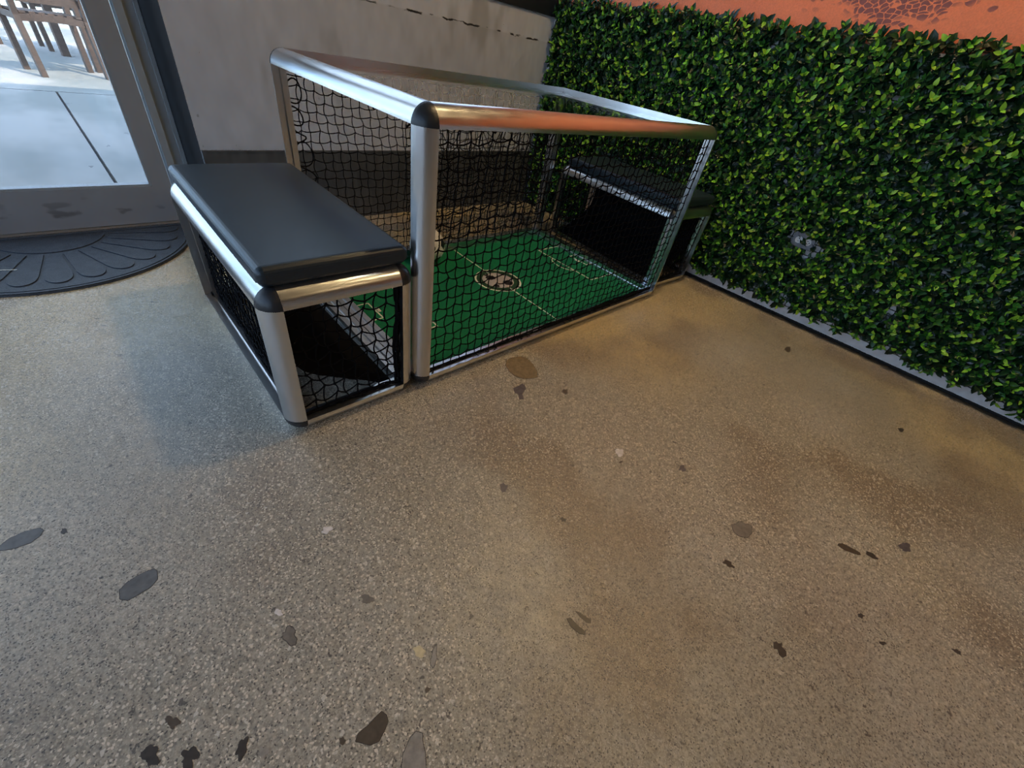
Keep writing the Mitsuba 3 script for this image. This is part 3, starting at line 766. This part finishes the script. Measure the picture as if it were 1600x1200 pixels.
for zi, z0 in enumerate(np.arange(HZ0 + 0.01, HZ1, step)):
    for y0 in np.arange(HY0, HY1, step):
        y = y0 + gh.uniform(-.5, .5) * step + (zi % 2) * step / 2
        z = z0 + gh.uniform(-.5, .5) * step
        if z < (0.050 if y < 0.3 else 0.0) + 0.050 * float(meshkit.fbm(np.array([y * 7.0, 3.3, 0.5]), 3, 4)):
            continue
        sl = gh.uniform(0.020, 0.052)
        sd = NRM + np.array([0, 0, 1]) * (gh.uniform(-.15, .75) if z > 0.115 else gh.uniform(-.8, .25)) + DIR * gh.uniform(-.55, .55)
        sd /= np.linalg.norm(sd)
        root = wp(y, z, 0.008)
        ref = np.cross(sd, [0, 0, 1.0])
        ref /= np.linalg.norm(ref)
        ref2 = np.cross(sd, ref)
        az0 = gh.uniform(0, np.pi)
        tone = gh.random()
        stems.append(np.array([root, root + sd * sl]))
        levels = [(0.0, 1.5, 1.5), (0.15, 1.42, 1.45), (0.38, 1.12, 1.2), (0.68, 0.95, 1.0), (1.0, 0.62, 0.82)]
        for li, (ft, spread, size) in enumerate(levels):
            for sgn in (0, 1):
                az = az0 + li * np.pi / 2 + sgn * np.pi + gh.normal(0, .2)
                rad = ref * math.cos(az) + ref2 * math.sin(az)
                sp_ = spread + gh.normal(0, .16)
                ax = sd * math.cos(sp_) + rad * math.sin(sp_) + np.array([0, 0, 0.18])
                ax /= np.linalg.norm(ax)
                nn = sd - ax * (sd @ ax)
                nn = nn + 1e-6
                nn /= np.linalg.norm(nn)
                side = np.cross(ax, nn)
                ln = gh.uniform(.028, .039) * size
                tv = TEMPL[gh.integers(3)][0]
                o = root + sd * sl * ft
                v = o + ln * (tv[:, 0:1] * side + tv[:, 1:2] * ax + tv[:, 2:3] * nn)
                if (v[:, 0] > xw(v[:, 1]) - 0.002).any() or (v[:, 2] < (0.022 if y < 0.3 else 0.004)).any():
                    continue
                loc = (v - tw2[:3, 3]) @ inv2[:3, :3].T
                if ((loc[:, 0] > -0.05) & (loc[:, 0] < BX + 0.006) & (loc[:, 1] > -0.01) & (loc[:, 1] < BY + 0.01) & (loc[:, 2] < 0.50)).any():
                    continue
                if (v[:, 1] > YB - 0.015).any():
                    continue
                if any((abs(v[:, 1] - g0[1]) < ry).any() and ((abs(v[:, 1] - g0[1]) / ry) ** 4 + (abs(v[:, 2] - g0[2]) / rz_) ** 4 < 1).any() for g0, ry, rz_ in GAPS) and gh.random() > 0.05:
                    continue
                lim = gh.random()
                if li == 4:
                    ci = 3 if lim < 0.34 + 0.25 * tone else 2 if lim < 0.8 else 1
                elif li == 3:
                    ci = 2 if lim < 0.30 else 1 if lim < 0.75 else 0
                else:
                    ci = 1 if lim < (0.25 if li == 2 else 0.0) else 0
                leaves_v.append(v)
                leaves_c.append(ci)
                leaves_meta.append((li, v.mean(0), nn))
LV = np.array(leaves_v)
LC = np.array(leaves_c)
cen = LV.mean(1)
pu, pv_, pz_ = proj(cen)
tipx, tipy, _ = proj(LV[:, 4])
bx_, by_, _ = proj(LV[:, 0])
s1x, s1y, _ = proj(LV[:, 6])
s2x, s2y, _ = proj(LV[:, 10])
area = np.abs((tipx - bx_) * (s2y - s1y) - (tipy - by_) * (s2x - s1x))
outd = (cen - np.array([XW0, 0, 0])) @ NRM
ok = (pu > 10) & (pu < 1590) & (pv_ > 10) & (pv_ < 1190) & (np.array([m_[0] for m_ in leaves_meta]) == 4) & (outd > 0.045)
order = np.argsort(np.where(ok, -area, 1e9))
named = order[:300]
for i in named:
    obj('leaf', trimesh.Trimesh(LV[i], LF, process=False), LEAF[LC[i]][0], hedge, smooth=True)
rest = np.setdiff1d(np.arange(len(LV)), named)
rv = LV[rest].reshape(-1, 3)
rf = (LF[None] + (np.arange(len(rest)) * LV.shape[1])[:, None, None]).reshape(-1, 3)
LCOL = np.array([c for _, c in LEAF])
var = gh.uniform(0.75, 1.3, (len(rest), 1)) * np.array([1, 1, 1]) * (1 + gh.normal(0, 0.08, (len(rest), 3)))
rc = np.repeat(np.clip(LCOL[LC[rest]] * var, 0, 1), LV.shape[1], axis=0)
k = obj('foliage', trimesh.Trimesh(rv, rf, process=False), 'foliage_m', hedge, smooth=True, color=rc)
tag(k, 'mass of small glossy green leaves', kind='stuff')
k = obj('stem', tubes(np.array(stems), 0.0013, 4), 'leaf_dark_m', hedge)
tag(k, kind='stuff')

# ------------------------------------------------------------------ wall outlet seen through a gap in the leaves
ot = thing('wall_outlet', 'grey double power outlet on the white wall in a gap of the green leaves', 'outlet')
oc0 = unpix(1252, 377, 0, 1.985)
oy, oz = oc0[1], oc0[2]
def wall_plate(y0, y1, z0, z1, d0, d1, r=0.004):
    b_ = rbox(-(d1 - d0) / 2, (d1 - d0) / 2, -(y1 - y0) / 2, (y1 - y0) / 2, -(z1 - z0) / 2, (z1 - z0) / 2, min(r, (d1 - d0) * 0.45), 12)
    M = np.eye(4)
    M[:3, 0], M[:3, 1], M[:3, 2] = -NRM, DIR, (0, 0, 1)
    M[:3, 3] = wp((y0 + y1) / 2, (z0 + z1) / 2, (d0 + d1) / 2)
    return placed(b_, M)
obj('plate', wall_plate(oy - .057, oy + .050, oz - .036, oz + .036, 0.0, 0.014), 'outlet_plate_m', ot, smooth=40)
for s in (-1, 1):
    yy = oy - 0.003 + s * 0.0215
    cy = trimesh.creation.cylinder(0.0165, 0.004, sections=32)
    M = np.eye(4)
    M[:3, 0], M[:3, 1], M[:3, 2] = DIR, (0, 0, 1), NRM
    M[:3, 3] = wp(yy, oz, 0.0155)
    rk = obj('socket', placed(cy, M), 'outlet_face_m', ot, smooth=40)
    tag(rk, 'white round socket face')
    for dy, dz, sy, sz in ((0, .006, .0035, .0012), (0, -.006, .0035, .0012), (-.0085, 0, .0022, .0022)):
        obj('slot', wall_plate(yy + dy - sy, yy + dy + sy, oz + dz - sz, oz + dz + sz, 0.0170, 0.0180, .0003), 'slot_m', rk)

# ------------------------------------------------------------------ wooden patio furniture outside the door
def leg(a, b_, w, d, ang):
    m = trimesh.creation.box((w, d, 1.0))
    v = m.vertices.copy()
    f = (v[:, 2:3] + 0.5)
    c, s = math.cos(ang), math.sin(ang)
    xy = np.stack([c * v[:, 0] - s * v[:, 1], s * v[:, 0] + c * v[:, 1]], 1)
    a, b_ = np.array(a, float), np.array(b_, float)
    base = a * (1 - f) + b_ * f
    m.vertices = np.hstack([base[:, :2] + xy, base[:, 2:3]])
    return m
def bar(a, b_, w, h):
    a, b_ = np.array(a, float), np.array(b_, float)
    t = b_ - a
    ln = np.linalg.norm(t)
    t /= ln
    sd_ = np.cross(t, [0, 0, 1.0])
    sd_ /= np.linalg.norm(sd_)
    up = np.cross(sd_, t)
    m = trimesh.creation.box((ln, w, h))
    return placed(m, frame_mat((a + b_) / 2, t, sd_, up))
ZG = -0.004
def patio_chair(x, y, ang, label):
    """(x, y): foot of the rear left leg, seen from behind; the rear edge runs along ang."""
    b = thing('patio_chair', label, 'chair', None)
    c, s = math.cos(ang), math.sin(ang)
    ex, ey = np.array([c, s, 0]), np.array([-s, c, 0])
    o = np.array([x, y, ZG])
    wd, dp = 0.50, 0.40
    def P(u, v_, z):
        return o + ex * u + ey * v_ + np.array([0, 0, z])
    for u in (0, wd):
        m = cat([leg(P(u, 0, 0), P(u, 0.05, .45), .042, .048, ang), leg(P(u, 0.05, .45), P(u, -0.06, .88), .042, .044, ang)])
        obj('leg', m, 'wood_m', b)
        obj('leg', leg(P(u, dp, 0), P(u, dp, .64), .042, .048, ang), 'wood_m', b)
        obj('armrest', bar(P(u, 0.0, .655), P(u, dp + .03, .655), .055, .025), 'wood_m', b)
        obj('apron', bar(P(u, .06, .435), P(u, dp - .02, .435), .024, .045), 'wood_m', b)
    arch = [bar(P(.02 + (wd - .04) * i / 6, .045 - .02 * math.sin(math.pi * i / 6), .432 + .014 * math.sin(math.pi * i / 6)), P(.02 + (wd - .04) * (i + 1) / 6, .045 - .02 * math.sin(math.pi * (i + 1) / 6), .432 + .014 * math.sin(math.pi * (i + 1) / 6)), .026, .052) for i in range(6)]
    obj('apron', cat(arch), 'wood_m', b)
    obj('apron', bar(P(.02, dp, .435), P(wd - .02, dp, .435), .024, .045), 'wood_m', b)
    for i in range(7):
        u = .05 + i * (wd - .10) / 6
        obj('seat_slat', bar(P(u, .03, .474), P(u, dp + .03, .466), .045, .016), 'wood_m', b)
    obj('backrest_rail', bar(P(.0, .035, .575), P(wd, .035, .575), .026, .06), 'wood_m', b)
    obj('backrest_rail', bar(P(.0, -.05, .86), P(wd, -.05, .86), .026, .07), 'wood_m', b)
    for i in range(5):
        u = .085 + i * (wd - .17) / 4
        obj('backrest_slat', leg(P(u, .035, .60), P(u, -.05, .83), .038, .014, ang), 'wood_m', b)
    return b
patio_chair(-0.53, 5.68, math.radians(15), 'brown wooden patio armchair nearest the door, seen from behind through the glass')
patio_chair(-0.352, 7.58, math.radians(9), 'brown wooden patio chair farther out, behind the nearest armchair')
patio_chair(-1.27, 7.72, math.radians(5), 'brown wooden patio chair at the left picture edge, only a leg showing')
pt = thing('patio_table', 'brown wooden patio table behind the nearest armchair, its thick legs showing', 'table')
q0 = np.array([-0.06, 6.26]); q1 = np.array([-0.25, 7.28]); ax = (q1 - q0) / np.linalg.norm(q1 - q0); bx = np.array([ax[1], -ax[0]])
ta = math.atan2(bx[1], bx[0])
for a_ in (q0, q1, q0 + bx * .75, q1 + bx * .75):
    obj('leg', leg((*a_, ZG), (*a_, .70), .07, .07, ta), 'wood_m', pt)
ctr = (q0 + q1) / 2 + bx * .375
for i in range(8):
    yy = -.6 + i * .171
    m = trimesh.creation.box((.95, .16, .028))
    M = trimesh.transformations.rotation_matrix(ta, (0, 0, 1))
    M[:3, 3] = (*(ctr + ax * (yy + 0.0)), .715)
    obj('top_slat', placed(m, M), 'wood_m', pt)
